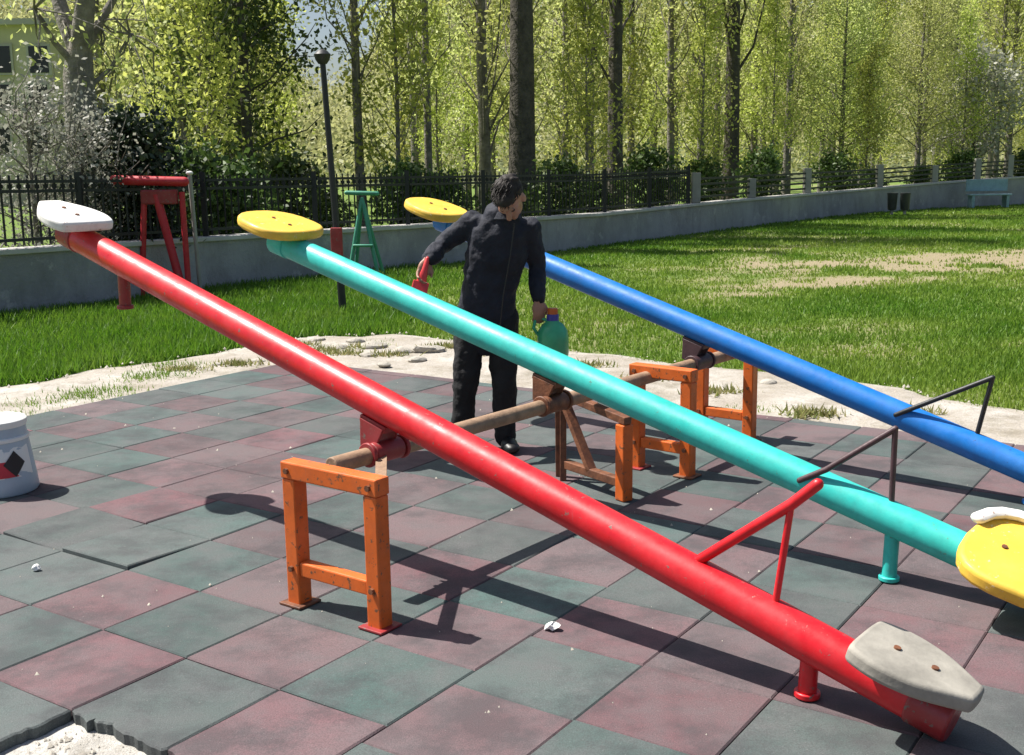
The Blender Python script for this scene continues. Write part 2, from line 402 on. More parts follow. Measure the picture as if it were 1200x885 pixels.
# ------------------------------------------------------------------ grass ground
WALL_PX = [(-260, 402), (0, 365), (240, 335), (480, 309.5), (700, 285), (850, 266), (1000, 249), (1090, 243), (1180, 239), (1300, 234)]
WP = np.array([g(*p)[:2] for p in WALL_PX])
DRY_C = [(g(1085, 308)[:2], (4.5, 2.2), 1.0), (g(1200, 300)[:2], (5.5, 3.4), 1.0), (g(1010, 322)[:2], (2.2, .8), .95), (g(935, 330)[:2], (1.4, .6), .85), (g(870, 340)[:2], (1.0, .5), .6), (g(1150, 395)[:2], (1.4, .5), .6), (g(905, 288)[:2], (4.0, .7), .6), (g(760, 372)[:2], (1.2, .4), .4)]
def dry(x, y):
    d = np.zeros_like(x)
    for c, r, k in DRY_C:
        q = ((x - c[0]) / r[0]) ** 2 + ((y - c[1]) / r[1]) ** 2; d = np.maximum(d, .70 * k * np.exp(-q * 1.1))
    n = fbm(x * .9, y * .9) * .6 + fbm(x * 2.7 + 7, y * 2.7) * .4
    base = np.clip((fbm(x * .35 + 30, y * .35) - .46) * 1.3, 0, .3) * (x > -1.5)
    return np.clip((np.maximum(d, base) * 1.5 + (n - .5) * 3.6 * (.15 + d)), 0, 1)
xs = np.concatenate([[-300, -120, -60], np.arange(-30, 34, .4), [60, 120, 300]]); ys = np.concatenate([[-60, -10, 0], np.arange(4, 56, .4), [80, 130, 300]])
X, Y = np.meshgrid(xs, ys, indexing='ij'); nx, ny = X.shape
Z = -.07 + .03 * (fbm(X * .5, Y * .5) - .5)
Fg = [(i * ny + j, (i + 1) * ny + j, (i + 1) * ny + j + 1, i * ny + j + 1) for i in range(nx - 1) for j in range(ny - 1)]
m = N('grass_ground'); a = m.n('ShaderNodeAttribute'); a.attribute_name = 'shade'
n1 = m.noise(1.2, 7, .7); n2 = m.noise(14, 6, .7); n3 = m.noise(70, 3, .6)
gc = m.ramp(n1, [(.32, (.090, .185, .016)), (.68, (.155, .225, .030))])
gc = m.mix(m.ramp(n2, [(.45, 0.), (.7, .55)]), gc, (.16, .155, .055))
fac = m.n('ShaderNodeMath'); fac.operation = 'ADD'; m.l(a.outputs['Fac'], fac.inputs[0])
sub = m.n('ShaderNodeMath'); sub.operation = 'MULTIPLY_ADD'; m.l(n2, sub.inputs[0]); sub.inputs[1].default_value = 1.1; sub.inputs[2].default_value = -.55; m.l(sub.outputs[0], fac.inputs[1])
gc = m.mix(m.ramp(fac.outputs[0], [(.25, 0.), (.75, 1.)]), gc, m.ramp(n3, [(.3, (.24, .19, .10)), (.7, (.42, .36, .23))]))
m.col(gc); m.rough(.95); m.bump(m.mix(.5, n2, n3), 1., .05); M['ground'] = m.m
kind(link('grass_ground', np_mesh('grass_ground', np.stack([X.ravel(), Y.ravel(), Z.ravel()], 1), Fg, 'ground', dry(X.ravel(), Y.ravel()), smooth=True)))

# grass blades (uncountable)
from_poly = np.concatenate([OD, [[14, -5], [-14, -5]]])
def inside(P, poly):
    x, y = P[:, 0], P[:, 1]; r = np.zeros(len(P), bool); n = len(poly)
    for i in range(n):
        x1, y1 = poly[i]; x2, y2 = poly[(i + 1) % n]
        c = ((y1 > y) != (y2 > y)) & (x < (x2 - x1) * (y - y1) / (y2 - y1 + 1e-12) + x1); r ^= c
    return r
wall_poly = np.concatenate([WP, [[60, 46], [60, -20], [-30, -20]]])
NB = 480000
u = rng.random(NB); Yb = 6.5 * (46 / 6.5) ** (u ** .9); Xb = (rng.random(NB) * 2 - 1) * Yb * .52
Pb = np.stack([Xb, Yb], 1)
ok = ~inside(Pb, from_poly) & inside(Pb, wall_poly)
edge = fbm(Xb * 2.2, Yb * 2.2)
db = dry(Xb, Yb); ok &= rng.random(NB) > np.clip(db * 1.1, 0, .97)
Pb = Pb[ok]; db = db[ok]
# stray tufts on the gravel
tc = [g(*p)[:2] for p in [(90, 462), (110, 455), (170, 440), (185, 436), (205, 425), (35, 470), (12, 485), (130, 452), (320, 400), (475, 398), (500, 405), (560, 408), (870, 445), (905, 470), (1120, 470), (1180, 490), (1110, 492), (745, 418)]]
ex = np.concatenate([c + rng.normal(0, 1, (260, 2)) * np.array([.16, .10]) for c in tc]); Pb = np.concatenate([Pb, ex]); db = np.concatenate([db, np.full(len(ex), .35)])
n = len(Pb); dist = Pb[:, 1]
h = (.032 + .045 * rng.random(n)) * (1 - .45 * db) * np.where(Pb[:, 0] < -1.2, 1.8, .8) * (.6 + .8 * fbm(Pb[:, 0] * 1.1 + 11, Pb[:, 1] * 1.1)) * np.clip(.75 + dist / 60, .7, 1.25)
h[-len(ex):] *= .7
wd = (.0038 + .0006 * dist) * (.7 + .6 * rng.random(n)); an = rng.random(n) * 6.283; le = rng.normal(0, .45, (n, 2)) * h[:, None]
z0 = -.075
bx = np.cos(an) * wd; by = np.sin(an) * wd
V3 = np.zeros((n, 3, 3), np.float32)
V3[:, 0] = np.stack([Pb[:, 0] - bx, Pb[:, 1] - by, np.full(n, z0)], 1); V3[:, 1] = np.stack([Pb[:, 0] + bx, Pb[:, 1] + by, np.full(n, z0)], 1)
V3[:, 2] = np.stack([Pb[:, 0] + le[:, 0], Pb[:, 1] + le[:, 1], z0 + h + .02], 1)
big = np.clip((fbm(Pb[:, 0] * .28 + 5, Pb[:, 1] * .45 + 3) - .3) * 1.9, 0, 1) * (Pb[:, 0] > -1.0)
sh = np.clip(.30 * rng.random(n) + .22 * fbm(Pb[:, 0] * .9, Pb[:, 1] * .9) + .42 * big + .6 * db - .08, 0, 1)
M['blade'] = leafmat('grass_blades', (.080, .195, .010), (.27, .34, .055), .45)
kind(link('grass', np_mesh('grass', V3.reshape(-1, 3), np.arange(n * 3).reshape(n, 3), 'blade', np.repeat(sh, 3))), 'stuff')

# hillside far behind the wood
hx = np.linspace(-200, 220, 60); hy = np.linspace(95, 330, 40); HX, HY = np.meshgrid(hx, hy, indexing='ij')
def hillz(x, y): return -.5 + np.clip((y - 100) / 130, 0, 1) ** 1.1 * (24 + 8 * fbm(x * .02 + 3, y * .02)) * np.clip(1.15 - .75 * np.exp(-((x / np.maximum(y, 1) + .155) / .05) ** 2), 0, 2)
HZ = hillz(HX, HY)
M['hill'] = matte('hillside', (.10, .12, .045), .3, .06, .95, .5, 1, .3)
kind(link('hillside', np_mesh('hillside', np.stack([HX.ravel(), HY.ravel(), HZ.ravel()], 1), [(i * 40 + j, (i + 1) * 40 + j, (i + 1) * 40 + j + 1, i * 40 + j + 1) for i in range(59) for j in range(39)], 'hill', smooth=True)))

# ------------------------------------------------------------------ boundary wall + fences
def wall_h(i): return [.80, .77, .73, .70, .66, .72, .77, .9, 1.02, 1.1][i]
wl = thing('concrete_wall', 'low grey concrete boundary wall with pale coping behind the grass', 'wall', (*WP[0], 0))
mb = MB(); mc = MB()
def strip(mbx, P, w, zb, zt):
    nrm = []
    for i in range(len(P)):
        d = P[min(i + 1, len(P) - 1)] - P[max(i - 1, 0)]; d = d / np.linalg.norm(d); nrm.append(np.array([-d[1], d[0]]))
    vs = []
    for i, p in enumerate(P):
        for s_, z in ((-1, zb[i]), (1, zb[i]), (1, zt[i]), (-1, zt[i])): q = p + nrm[i] * s_ * w / 2; vs.append((q[0], q[1], z))
    fs = []
    for i in range(len(P) - 1):
        for k in range(4): k2 = (k + 1) % 4; fs.append((4 * i + k, 4 * i + k2, 4 * i + 4 + k2, 4 * i + 4 + k))
    m_ = 4 * (len(P) - 1); fs += [(3, 2, 1, 0), (m_, m_ + 1, m_ + 2, m_ + 3)]; mbx.add(vs, fs)
nP = len(WP); WH = np.array([wall_h(i) for i in range(nP)])
strip(mb, WP, .24, [-.25] * nP, WH - .07); strip(mc, WP, .34, WH - .07, WH)
mb.build('wall_body', 'concrete', wl, smooth=False); mc.build('coping', 'coping', wl, smooth=False, bevel=.012)
seg = np.linalg.norm(np.diff(WP, axis=0), axis=1); cum = np.concatenate([[0], np.cumsum(seg)])
def along(s):
    x = np.interp(s, cum, WP[:, 0]); y = np.interp(s, cum, WP[:, 1]); z = np.interp(s, cum, WH); return np.array([x, y, z])
def s_of_px(px):
    ss = np.linspace(0, cum[-1], 800); P = np.array([along(s) for s in ss]); d = P - CP; zc = d @ FW
    return ss[np.argmin(abs(600 + FPX * (d @ RT) / zc - px))]
s0, s1 = s_of_px(-80), s_of_px(806)
fe = thing('picket_fence', 'black metal picket fence along the left and middle of the wall', 'fence', along(s0))
nb = int((s1 - s0) / 2.1)
for bI in range(nb + 1):
    p = along(s0 + (s1 - s0) * bI / nb)
    MB().box(p + np.array([0, 0, .47]), (.075, .075, .94)).build('post', 'blackmetal', fe, smooth=False)
for bI in range(nb):
    sa, sb = s0 + (s1 - s0) * bI / nb + .05, s0 + (s1 - s0) * (bI + 1) / nb - .05
    r = MB(); A, B = along(sa), along(sb)
    for z in (.10, .70, .82): r.bar(A + [0, 0, z], B + [0, 0, z], .035, .04)
    r.build('rail', 'blackmetal', fe, smooth=False)
    pk = MB(); k = int((sb - sa) / .12)
    for q in range(k):
        c = along(sa + (sb - sa) * (q + .5) / k); pk.bar(c + [0, 0, .03], c + [0, 0, .90], .022, .022, up=(0, 1, 0))
        pk.box(c + np.array([0, 0, .76]), (.06, .012, .05))
    pk.build('pickets', 'blackmetal', fe, smooth=False)
f2 = thing('railing_fence', 'wall-top fence of pale concrete posts and dark rails at the right', 'fence', along(s1))
px2 = [815, 880, 945, 1030, 1095, 1145, 1183, 1230]; s2 = [s_of_px(p) for p in px2]
for s_, tall in zip(s2, (1, .7, 1, 1, .8, 1.0, 1.1, 1)):
    p = along(s_); MB().box(p + np.array([0, 0, .38 * tall]), (.22, .22, .76 * tall)).build('concrete_post', 'postc', f2, smooth=False, bevel=.02)
for sa, sb in zip(s2[:-1], s2[1:]):
    A, B = along(sa + .15), along(sb - .15); r = MB()
    for z in (.14, .30, .46, .60): r.bar(A + [0, 0, z], B + [0, 0, z], .04, .055)
    r.build('rail', 'blackmetal', f2, smooth=False)

# ------------------------------------------------------------------ seesaws
az = rad(140.95); bd = np.array([math.cos(az), math.sin(az), 0]); ad = np.array([bd[1], -bd[0], 0]); ZZ = np.array([0, 0, 1.])
P00 = np.array([1.293, 3.118, .069]); SP = 2.354; HP = .729
def pivot(off): p = P00 + ad * off + bd * SP; p[2] = HP; return p
def seat_poly(L, W, tip, kind_):
    if kind_ == 'shield': pts = [(0, -.70 * W), (.05 * L, -.86 * W), (.3 * L, -W), (.62 * L, -.86 * W), (.97 * L, -tip), (L, -tip * .8), (L, tip * .8), (.97 * L, tip), (.62 * L, .86 * W), (.3 * L, W), (.05 * L, .86 * W), (0, .70 * W)]
    else:
        pts = []
        for k in range(22):
            a = 2 * math.pi * k / 22; c, s = math.cos(a), math.sin(a)
            pts.append((L / 2 + L / 2 * math.copysign(abs(c) ** .75, c), W * math.copysign(abs(s) ** .8, s) * (1 - .10 * c)))
    return pts
def seesaw(colour, off, tilt, label, handle_cols, seat_mats, lowS, highS, hb, L0=2.44, L1=2.33, roll_low=0.):
    pv = pivot(off); t = rad(tilt); d = bd * math.cos(t) + ZZ * math.sin(t); n = np.cross(ad, d); n = n if n[2] > 0 else -n
    Q = lambda s, tt=0, h=0: pv + d * s + ad * tt + n * h
    root = thing('seesaw', label, 'seesaw', (pv[0], pv[1], 0))
    R_ = .0715
    mb = MB(); st = np.linspace(-L0, L1, 14); mb.tube([Q(s) for s in st], R_, 36); mb.build('beam', colour, root, bevel=.006)
    for sg in (-1, 1):
        e = L0 if sg < 0 else L1
        mb = MB(); mb.tube([Q(sg * (e - .12)), Q(sg * (e + .012))], R_ + .006, 36); mb.build('end_cap', colour if colour != 'red' else 'darkred', root, bevel=.008)
        # seat on its bracket
        W, L, tip, th, s_in, tl, hh = lowS if sg < 0 else highS
        poly = seat_poly(L, W, tip, 'shield' if tip else 'oval')
        rl = rad(roll_low) if sg < 0 else 0.
        SX = d * sg; SY = ad * math.cos(rl) + n * math.sin(rl); SN = n * math.cos(rl) - ad * math.sin(rl)
        o = Q(sg * s_in, tl, hh)
        if tip:
            for _ in range(2): poly = [q for i in range(len(poly)) for q in ((poly[i][0] * .78 + poly[(i + 1) % len(poly)][0] * .22, poly[i][1] * .78 + poly[(i + 1) % len(poly)][1] * .22), (poly[i][0] * .22 + poly[(i + 1) % len(poly)][0] * .78, poly[i][1] * .22 + poly[(i + 1) % len(poly)][1] * .78))]
        smat = seat_mats[0] if sg < 0 else seat_mats[1]
        mb = MB(); mb.prism(poly, o, SX, SY, SN, th); st_ = mb.build('seat', smat, root, bevel=.020, seg=4)
        if sg < 0 and seat_mats[0] == 'worn': st_['label'] = 'greyish worn seat'
        for x_ in (.30, .62):
            bo = MB(); c_ = o + SX * L * x_ + SN * (th / 2); bo.tube([c_ - SN * .004, c_ + SN * .006], .011, 10); bo.build('bolt', 'brownmetal', st_)
        if tip == 0:
            # raised pale lip round the far half of the rim
            rim = [p for p in poly]; ring = MB()
            arc = [o + SX * p[0] + SY * p[1] * 1.0 + SN * (th / 2 + .015) for p in poly if p[1] > W * .12]
            arc.sort(key=lambda q: (q - o) @ SX)
            if sg < 0: ring.tube(arc, .034, 12, True, ry=[.022] * len(arc)); ring.build('seat_rim', 'white', st_)
        mb = MB(); mb.box(Q(sg * (s_in + L * .45), 0, (R_ + hh - th / 2) / 2 + .002), (.16, .09, abs(hh - th / 2 - R_) + .03), SX if sg > 0 else SX, np.cross(n, SX), n)
        mb.build('seat_bracket', 'pivot', root, smooth=False, bevel=.004)
        # bump-stop stub under the beam
        if sg > 0 and colour != 'red': continue
        s_ = (-1.80 if colour == 'teal' else -1.99) if sg < 0 else 1.90
        mb = MB(); top = Q(sg * abs(s_), 0, -.05); low = top - ZZ * (.16 if colour != 'teal' or sg > 0 else .20) + n * -.02
        if sg < 0: low[2] = max(low[2], .012)
        mb.tube([top, low], .03, 20); mb.tube([low + ZZ * .012, low - ZZ * .008], .042, 20); mb.build('bump_stop', 'darkred' if (colour == 'red' and sg > 0) else colour, root, bevel=.004)
    # hand bar: sloping bar and upright post (low side, as seen)
    rb = .019 if colour == 'red' else .013
    bar = MB(); bar.tube(([Q(hb[0][0], 0, R_ - .012)] if colour == 'red' else [Q(hb[0][0], -R_ * .93, .012), Q(hb[0][0] - .09, -R_ * .72, .10)]) + [Q(x_, 0, y_) for x_, y_ in hb[2:]], rb, 14, True); ho = bar.build('hand_bar', handle_cols, root)
    po = MB(); po.tube([Q(hb[1][0], 0, R_ - .012), Q(hb[2][0], 0, hb[2][1] - (.005 if colour == 'red' else 0))], .012, 12); po.build('upright', handle_cols, ho)
    # saddle bracket at the pivot
    mb = MB(); cy = np.cross(n, d)
    mb.box(Q(0, 0, -R_ - .004), (.15, .10, .03), d, cy, n)
    for sgn in (-1, 1): mb.prism([(-.07, .02), (.07, .02), (.04, -.10), (-.04, -.10)], Q(0, sgn * .050, -R_ - .02), d, n, cy, .012)
    mb.tube([pv + ad * -.08 - ZZ * .192, pv + ad * .08 - ZZ * .192], .046, 22)
    for sgn in (-1, 1): mb.tube([pv + ad * sgn * .088 - ZZ * .192 , pv + ad * sgn * .105 - ZZ * .192], .052, 22)
    mb.build('pivot_bracket', {'red': 'darkred', 'teal': 'brownmetal', 'blue': 'pivot'}[colour], root, bevel=.004)
    return root
#   seats: half width, length, tip half width, thickness, inner end along the beam, sideways shift, height
seesaw('red', 0, 15.66, 'red seesaw nearest the camera, with a white seat at its raised end', 'red', ('worn', 'white'),
       (.155, .37, .055, .055, 2.13, -.05, .120), (.175, .40, .065, .055, 2.15, -.05, .115), [(-1.53,), (-1.83,), (-1.78, .40), (-1.84, .50)], L1=2.42)
seesaw('teal', 1.171, 15.0, 'turquoise middle seesaw with yellow seats behind the red one', 'pivot', ('yellow', 'yellow'),
       (.225, .48, 0, .07, 2.09, -.11, .095), (.235, .46, 0, .058, 1.87, -.02, .102), [(-1.39,), (-1.76,), (-1.68, .36)], L1=2.12, roll_low=13)
seesaw('blue', 2.624, 16.46, 'blue seesaw farthest back, partly behind the standing man', 'blackmetal', ('yellow', 'yellow'),
       (.22, .46, 0, .07, 1.98, -.1, .108), (.20, .42, 0, .058, 1.86, -.16, .102), [(-1.26,), (-1.66,), (-1.63, .37)], L1=2.14)

# ------------------------------------------------------------------ stand: frames + axle
stand = thing('seesaw_stand', 'orange seesaw stand of box frames joined by one rusty axle pipe', 'stand', (*pivot(1.0)[:2], 0))
ax0 = pivot(-.30); ax1 = pivot(3.15); AZ = .729 - .195
for p in (ax0, ax1): p[2] = AZ
MB().tube([ax0, ax1], .036, 20).build('axle', 'rust', stand, bevel=.004)
def frame(c, width, toward, topz, col, brace=None):
    """upright frame across the axle: c = ground centre, legs along `toward`"""
    u = np.array([toward[0], toward[1], 0.]); u /= np.linalg.norm(u); v = np.array([-u[1], u[0], 0.])
    c = np.array([c[0], c[1], 0.]); w = .068
    root = thing_empty = bpy.data.objects.new('support_frame', None); COL.objects.link(root); root.location = Vector(c); root.empty_display_size = .1; put(root, stand)
    for sg in (-1, 1):
        p = c + u * sg * (width / 2)
        lg = MB().box(p + ZZ * (topz - w) / 2, (w, w, topz - w), u, v).build('leg', col, root, smooth=False, bevel=.006)
        MB().box(p + ZZ * .006, (w + .05, w + .05, .010), u, v).build('foot_plate', 'brownmetal' if sg < 0 else 'darkred', lg, smooth=False, bevel=.003)
        for z_ in (.155, topz - w * .5):
            bo = MB(); bo.tube([p - v * (w / 2 + .013) + ZZ * z_, p + v * (w / 2 + .013) + ZZ * z_], .012, 8)
            bo.build('bolt', 'brownmetal', lg)
    MB().box(c + ZZ * (topz - w / 2 + .001), (width + w + .006, w + .006, w), u, v).build('top_rail', col, root, smooth=False, bevel=.006)
    MB().box(c + ZZ * .155, (width - w - .002, w * .8, w * .85), u, v).build('lower_rail', col, root, smooth=False, bevel=.006)
    if brace is not None:
        MB().bar(brace[0], brace[1], .045, .028).build('brace', 'rust', root, smooth=False)
    return root
f1a, f1b = g(350, 706), g(448, 736); c1 = (f1a + f1b) / 2
frame(c1[:2], np.linalg.norm(f1b - f1a) - .02, f1b - f1a, .585, 'orange', (pivot(-.02) - ZZ * .20, f1b * np.array([1, 1, 0]) + (f1a - f1b) * .05 + ZZ * .40 + ad * .03))
m0, m1 = g(657, 560), g(731, 586); cm = (m0 + m1) / 2
mu = (m1 - m0) / np.linalg.norm(m1 - m0)
mr = bpy.data.objects.new('middle_trestle', None); COL.objects.link(mr); mr.location = Vector(cm); put(mr, stand)
for sh_ in (-.03, .045): MB().bar(m0 + mu * sh_ - ad * sh_ * .5, m0 + mu * (sh_ * .6) + ZZ * .47, .034, .034).build('leg', 'brownmetal', mr, smooth=False, bevel=.004)
MB().box(m1 + ZZ * .20, (.066, .066, .40), mu, np.cross(ZZ, mu)).build('leg', 'orange', mr, smooth=False, bevel=.006)
MB().bar(m0 + ZZ * .45 + mu * .03, m0 + mu * .27 + ZZ * .10, .05, .03).build('brace', 'brownmetal', mr, smooth=False)
MB().bar(m0 + mu * .04 + ZZ * .09, m1 - mu * .035 + ZZ * .09, .05, .045).build('lower_rail', 'brownmetal', mr, smooth=False, bevel=.004)
MB().bar(m0 - mu * .05 + ZZ * .485, m1 + mu * .03 + ZZ * .422, .05, .04).build('top_rail', 'brownmetal', mr, smooth=False, bevel=.004)
q0, q1 = g(744, 549), g(808, 557); c2 = (q0 + q1) / 2
frame(c2[:2], np.linalg.norm(q1 - q0), bd, .60, 'orange')
r0, r1 = g(822, 508), g(877, 517); c3 = (r0 + r1) / 2
frame(c3[:2], np.linalg.norm(r1 - r0), bd, .58, 'orange')

# ------------------------------------------------------------------ person
YP = 6.80
def J(px, py, dy=0.): return at(px, py, YP + dy)
per = MB()
hip = J(570, 366); waist = J(574, 330, -.02); chest = J(586, 280, -.07); neck0 = J(593, 249, -.13)
hc = J(598, 232, -.28)                                                     # head centre, bowed
# torso, neck (elliptical rings, wide axis = X)
XA = (1, .12, 0)
per.tube([hip, waist, chest, J(590, 258, -.1)], [.125, .12, .145, .10], 20, True, ry=[.085, .08, .095, .07], side=XA)
per.tube([J(592, 256, -.10), J(596, 238, -.19)], [.058, .055], 16, True)
fwd = np.array([-.16, -.42, -.89]); fwd /= np.linalg.norm(fwd)            # where the face looks
hx_ = np.cross(fwd, ZZ); hx_ /= np.linalg.norm(hx_); hup = np.cross(hx_, fwd)
hx_ = -hx_ if hx_[0] < 0 else hx_
H3 = lambda x, f_, u_: hc + hx_ * x + fwd * f_ + hup * u_
per.ell(H3(0, -.012, .028), (.076, .096, .092), hx_, fwd, hup)             # skull
per.ell(H3(0, .024, -.045), (.058, .066, .078), hx_, fwd, hup)             # face / jaw
per.ell(H3(0, .066, -.098), (.026, .024, .022), hx_, fwd, hup)             # chin
per.tube([H3(0, .088, .012), H3(0, .112, -.034)], [.011, .017], 12, True)  # nose
per.ell(H3(0, .084, .028), (.050, .014, .012), hx_, fwd, hup)              # brow
per.ell(H3(0, .086, -.066), (.024, .010, .007), hx_, fwd, hup); per.ell(H3(0, .084, -.078), (.021, .010, .007), hx_, fwd, hup)
for sx in (-1, 1): per.ell(H3(sx * .078, -.005, -.01), (.012, .022, .034), hx_, fwd, hup)
# arms
sR, eR, wR = J(555, 260, -.05), J(520, 286, .0), J(501, 304, -.17)
sL, eL, wL = J(618, 266, -.06), J(630, 310, .03), J(631, 351, -.07)
for s_, e_, w_ in ((sR, eR, wR), (sL, eL, wL)): per.tube([s_, (s_ + e_) / 2, e_, (e_ * 2 + w_) / 3, w_], [.044, .042, .036, .038, .027], 16, True)
def hand(w_, dirn, palm_n, thumb_side, curl):
    """palm plus four unequal bent fingers and a thumb leaving the side of the palm"""
    dirn = dirn / np.linalg.norm(dirn); side = np.cross(dirn, palm_n); side /= np.linalg.norm(side); pn = np.cross(side, dirn); side = side * thumb_side
    pc = w_ + dirn * .055
    per.ell(pc, (.042, .020, .056), side, pn * 1, dirn)
    for k, (off, ln) in enumerate(((.030, .068), (.010, .078), (-.010, .072), (-.029, .056))):
        b0 = pc + dirn * .035 + side * off; p1 = b0 + dirn * ln * .45 + pn * curl * .012
        dd = dirn * math.cos(curl) + pn * math.sin(curl); p2 = p1 + dd * ln * .38
        dd2 = dirn * math.cos(2 * curl) + pn * math.sin(2 * curl); p3 = p2 + dd2 * ln * .3
        per.tube([b0, p1, p2, p3], [.0105, .0098, .009, .008], 10, True)
    tb0 = w_ + dirn * .03 + side * .032; t1 = tb0 + side * .022 + dirn * .03 + pn * .012; t2 = t1 + dirn * .03 - side * .004 + pn * .016
    per.tube([tb0, t1, t2], [.013, .0115, .009], 10, True)
    return pc, side, pn, dirn
hR = hand(wR, np.array([-.35, -.35, -.86]), np.array([.55, -.8, .1]), -1, .75)
hL = hand(wL, np.array([.02, -.12, -1.]), np.array([-.2, .95, -.1]), 1, 1.0)
# legs
kR, kL = J(546, 446, -.05), J(591, 450, -.07); aR, aL = J(541, 512, .0), J(592, 514, -.04)
for x_, k_, a_ in ((J(553, 372), kR, aR), (J(588, 372), kL, aL)): per.tube([x_, (x_ + k_) / 2, k_, (k_ * .6 + a_ * .4), a_], [.085, .072, .052, .052, .034], 16, True)
for a_, tx in ((aR, -.10), (aL, .05)):
    a0 = np.array([a_[0], a_[1], .055]); per.tube([a0, a0 + np.array([tx * .6, -.12, -.022])], [.034, .026], 12, True)
person = link('person', remesh(per, 'person', 'skin', .0075, 3))
tag(person, 'man in dark jacket and black trousers standing with bowed head between seesaws', 'person')
cl = MB()   # jacket
cl.tube([J(569, 392, -.01), J(571, 372, -.01), J(573, 335, -.02), J(582, 295, -.055), J(586, 272, -.07), J(589, 257, -.09)], [.182, .176, .165, .180, .178, .120], 24, True, ry=[.13, .13, .122, .130, .125, .105], side=XA)
cl.tube([J(591, 256, -.10), J(593, 247, -.13)], [.080, .072], 18)
for s_, e_, w_ in ((sR, eR, wR), (sL, eL, wL)):
    e2 = e_ + (w_ - e_) * .96
    inn = s_ + (np.array(chest) - s_) * .25
    cl.tube([inn, s_, (s_ + e_) / 2, e_, (e_ + w_) / 2, e2], [.082, .076, .065, .056, .052, .044], 18, True)
jk = link('jacket', remesh(cl, 'jacket', 'jacket', .009, 4, .036, .085), person)
# collar and zip line
co_ = MB(); cc = J(593, 252, -.125)
co_.lathe(cc - ZZ * .02, [(.088, 0), (.078, .028), (.072, .042), (.064, .042), (.064, .02)], 24); co_.build('collar', 'jacket', jk)
hem = MB(); hem.tube([J(569, 388, -.01), J(569.5, 381, -.01)], [.192, .190], 28, False, ry=[.140, .140], side=XA); hem.build('hem_band', 'jacket', jk)
zp = MB(); zp.tube([J(603, 262, -.235), J(598, 300, -.205), J(590, 345, -.17), J(585, 392, -.16)], .004, 6); zp.build('zip', 'blackmetal', jk)
tr = MB()
tr.tube([J(569, 360), J(569, 376)], [.17, .165], 22, True, ry=[.12, .12], side=XA)
for x_, k_, a_ in ((J(553, 374), kR, aR), (J(588, 374), kL, aL)):
    a2 = k_ + (a_ - k_) * .96
    tr.tube([x_, (x_ + k_) / 2, k_, (k_ + a_) / 2, a2], [.104, .092, .076, .072, .066], 20, True)
link('trousers', remesh(tr, 'trousers', 'trousers', .009, 4, .032, .08), person)
for a_, tx in ((aR, -.10), (aL, .05)):
    s_ = MB(); a0 = np.array([a_[0], a_[1], 0.])
    s_.ell(a0 + [0, .02, .055], (.05, .07, .055)); s_.ell(a0 + np.array([tx * .5, -.09, .04]), (.052, .11, .042)); s_.ell(a0 + np.array([tx * .8, -.15, .035]), (.05, .065, .034))
    me = remesh(s_, 'shoe', 'shoe', .007, 3); link('shoe', me, person)
hr = MB()
hr.ell(H3(0, -.03, .042), (.080, .090, .084), hx_, fwd, hup); hr.ell(H3(0, .040, .080), (.062, .054, .036), hx_, fwd, hup)
for k in range(26):
    a = rng.random() * 6.28; e = rng.random() * 1.2; p = H3(.070 * math.cos(a) * math.cos(e), -.03 + .08 * math.sin(a) * math.cos(e), .05 + .074 * math.sin(e)); hr.ell(p, (.02, .02, .016), n=8, m=6)
ho_ = link('hair', remesh(hr, 'hair', 'hair', .008, 2, .01, .03), person)
st_ = MB()
for k in range(260):
    a = rng.random() * 6.283; e = math.asin(rng.uniform(.0, 1)); dn = np.array([math.cos(a) * math.cos(e), math.sin(a) * math.cos(e), math.sin(e)])
    p = H3(.074 * dn[0], -.03 + .084 * dn[1], .045 + .078 * dn[2]); out = hx_ * dn[0] + fwd * dn[1] + hup * dn[2]
    dv = fwd * .9 - hx_ * .35 + out * .15 + rng.normal(0, .18, 3); dv /= np.linalg.norm(dv)
    st_.tube([p, p + dv * .022 + out * .003, p + dv * .045], [.0045, .0035, .0008], 5)
st_.build('hair_strands', 'hair', ho_)
for sx in (-1, 1): e_ = MB(); e_.ell(H3(sx * .030, .079, .008), (.013, .010, .008), hx_, fwd, hup); e_.build('eye', 'eye', person)

# red-handled brush in the right hand
pc, sd_, pn, dr = hR
hold = pc + dr * .045 + pn * .022
bdir = np.array([-.25, -.30, -.92]); bdir /= np.linalg.norm(bdir)
br = thing('paint_brush', "wide red-handled paint brush held in the man's outstretched hand", 'paint brush', hold)
bX = np.cross(bdir, [0, 1, 0.]); bX /= np.linalg.norm(bX); bY = np.cross(bdir, bX)
MB().tube([hold - bdir * .10, hold - bdir * .03, hold + bdir * .04], [.012, .018, .030], 14, True, ry=[.010, .013, .012], side=bX).build('handle', 'redplastic', br)
MB().box(hold + bdir * .075, (.095, .026, .065), bX, bY, bdir).build('ferrule', 'redplastic', br, smooth=False, bevel=.005)
MB().prism([(-.045, 0), (.045, 0), (.050, .06), (-.048, .055)], hold + bdir * .1085, bX, bdir, bY, .024).build('bristles', 'bristle', br, smooth=False, bevel=.004)
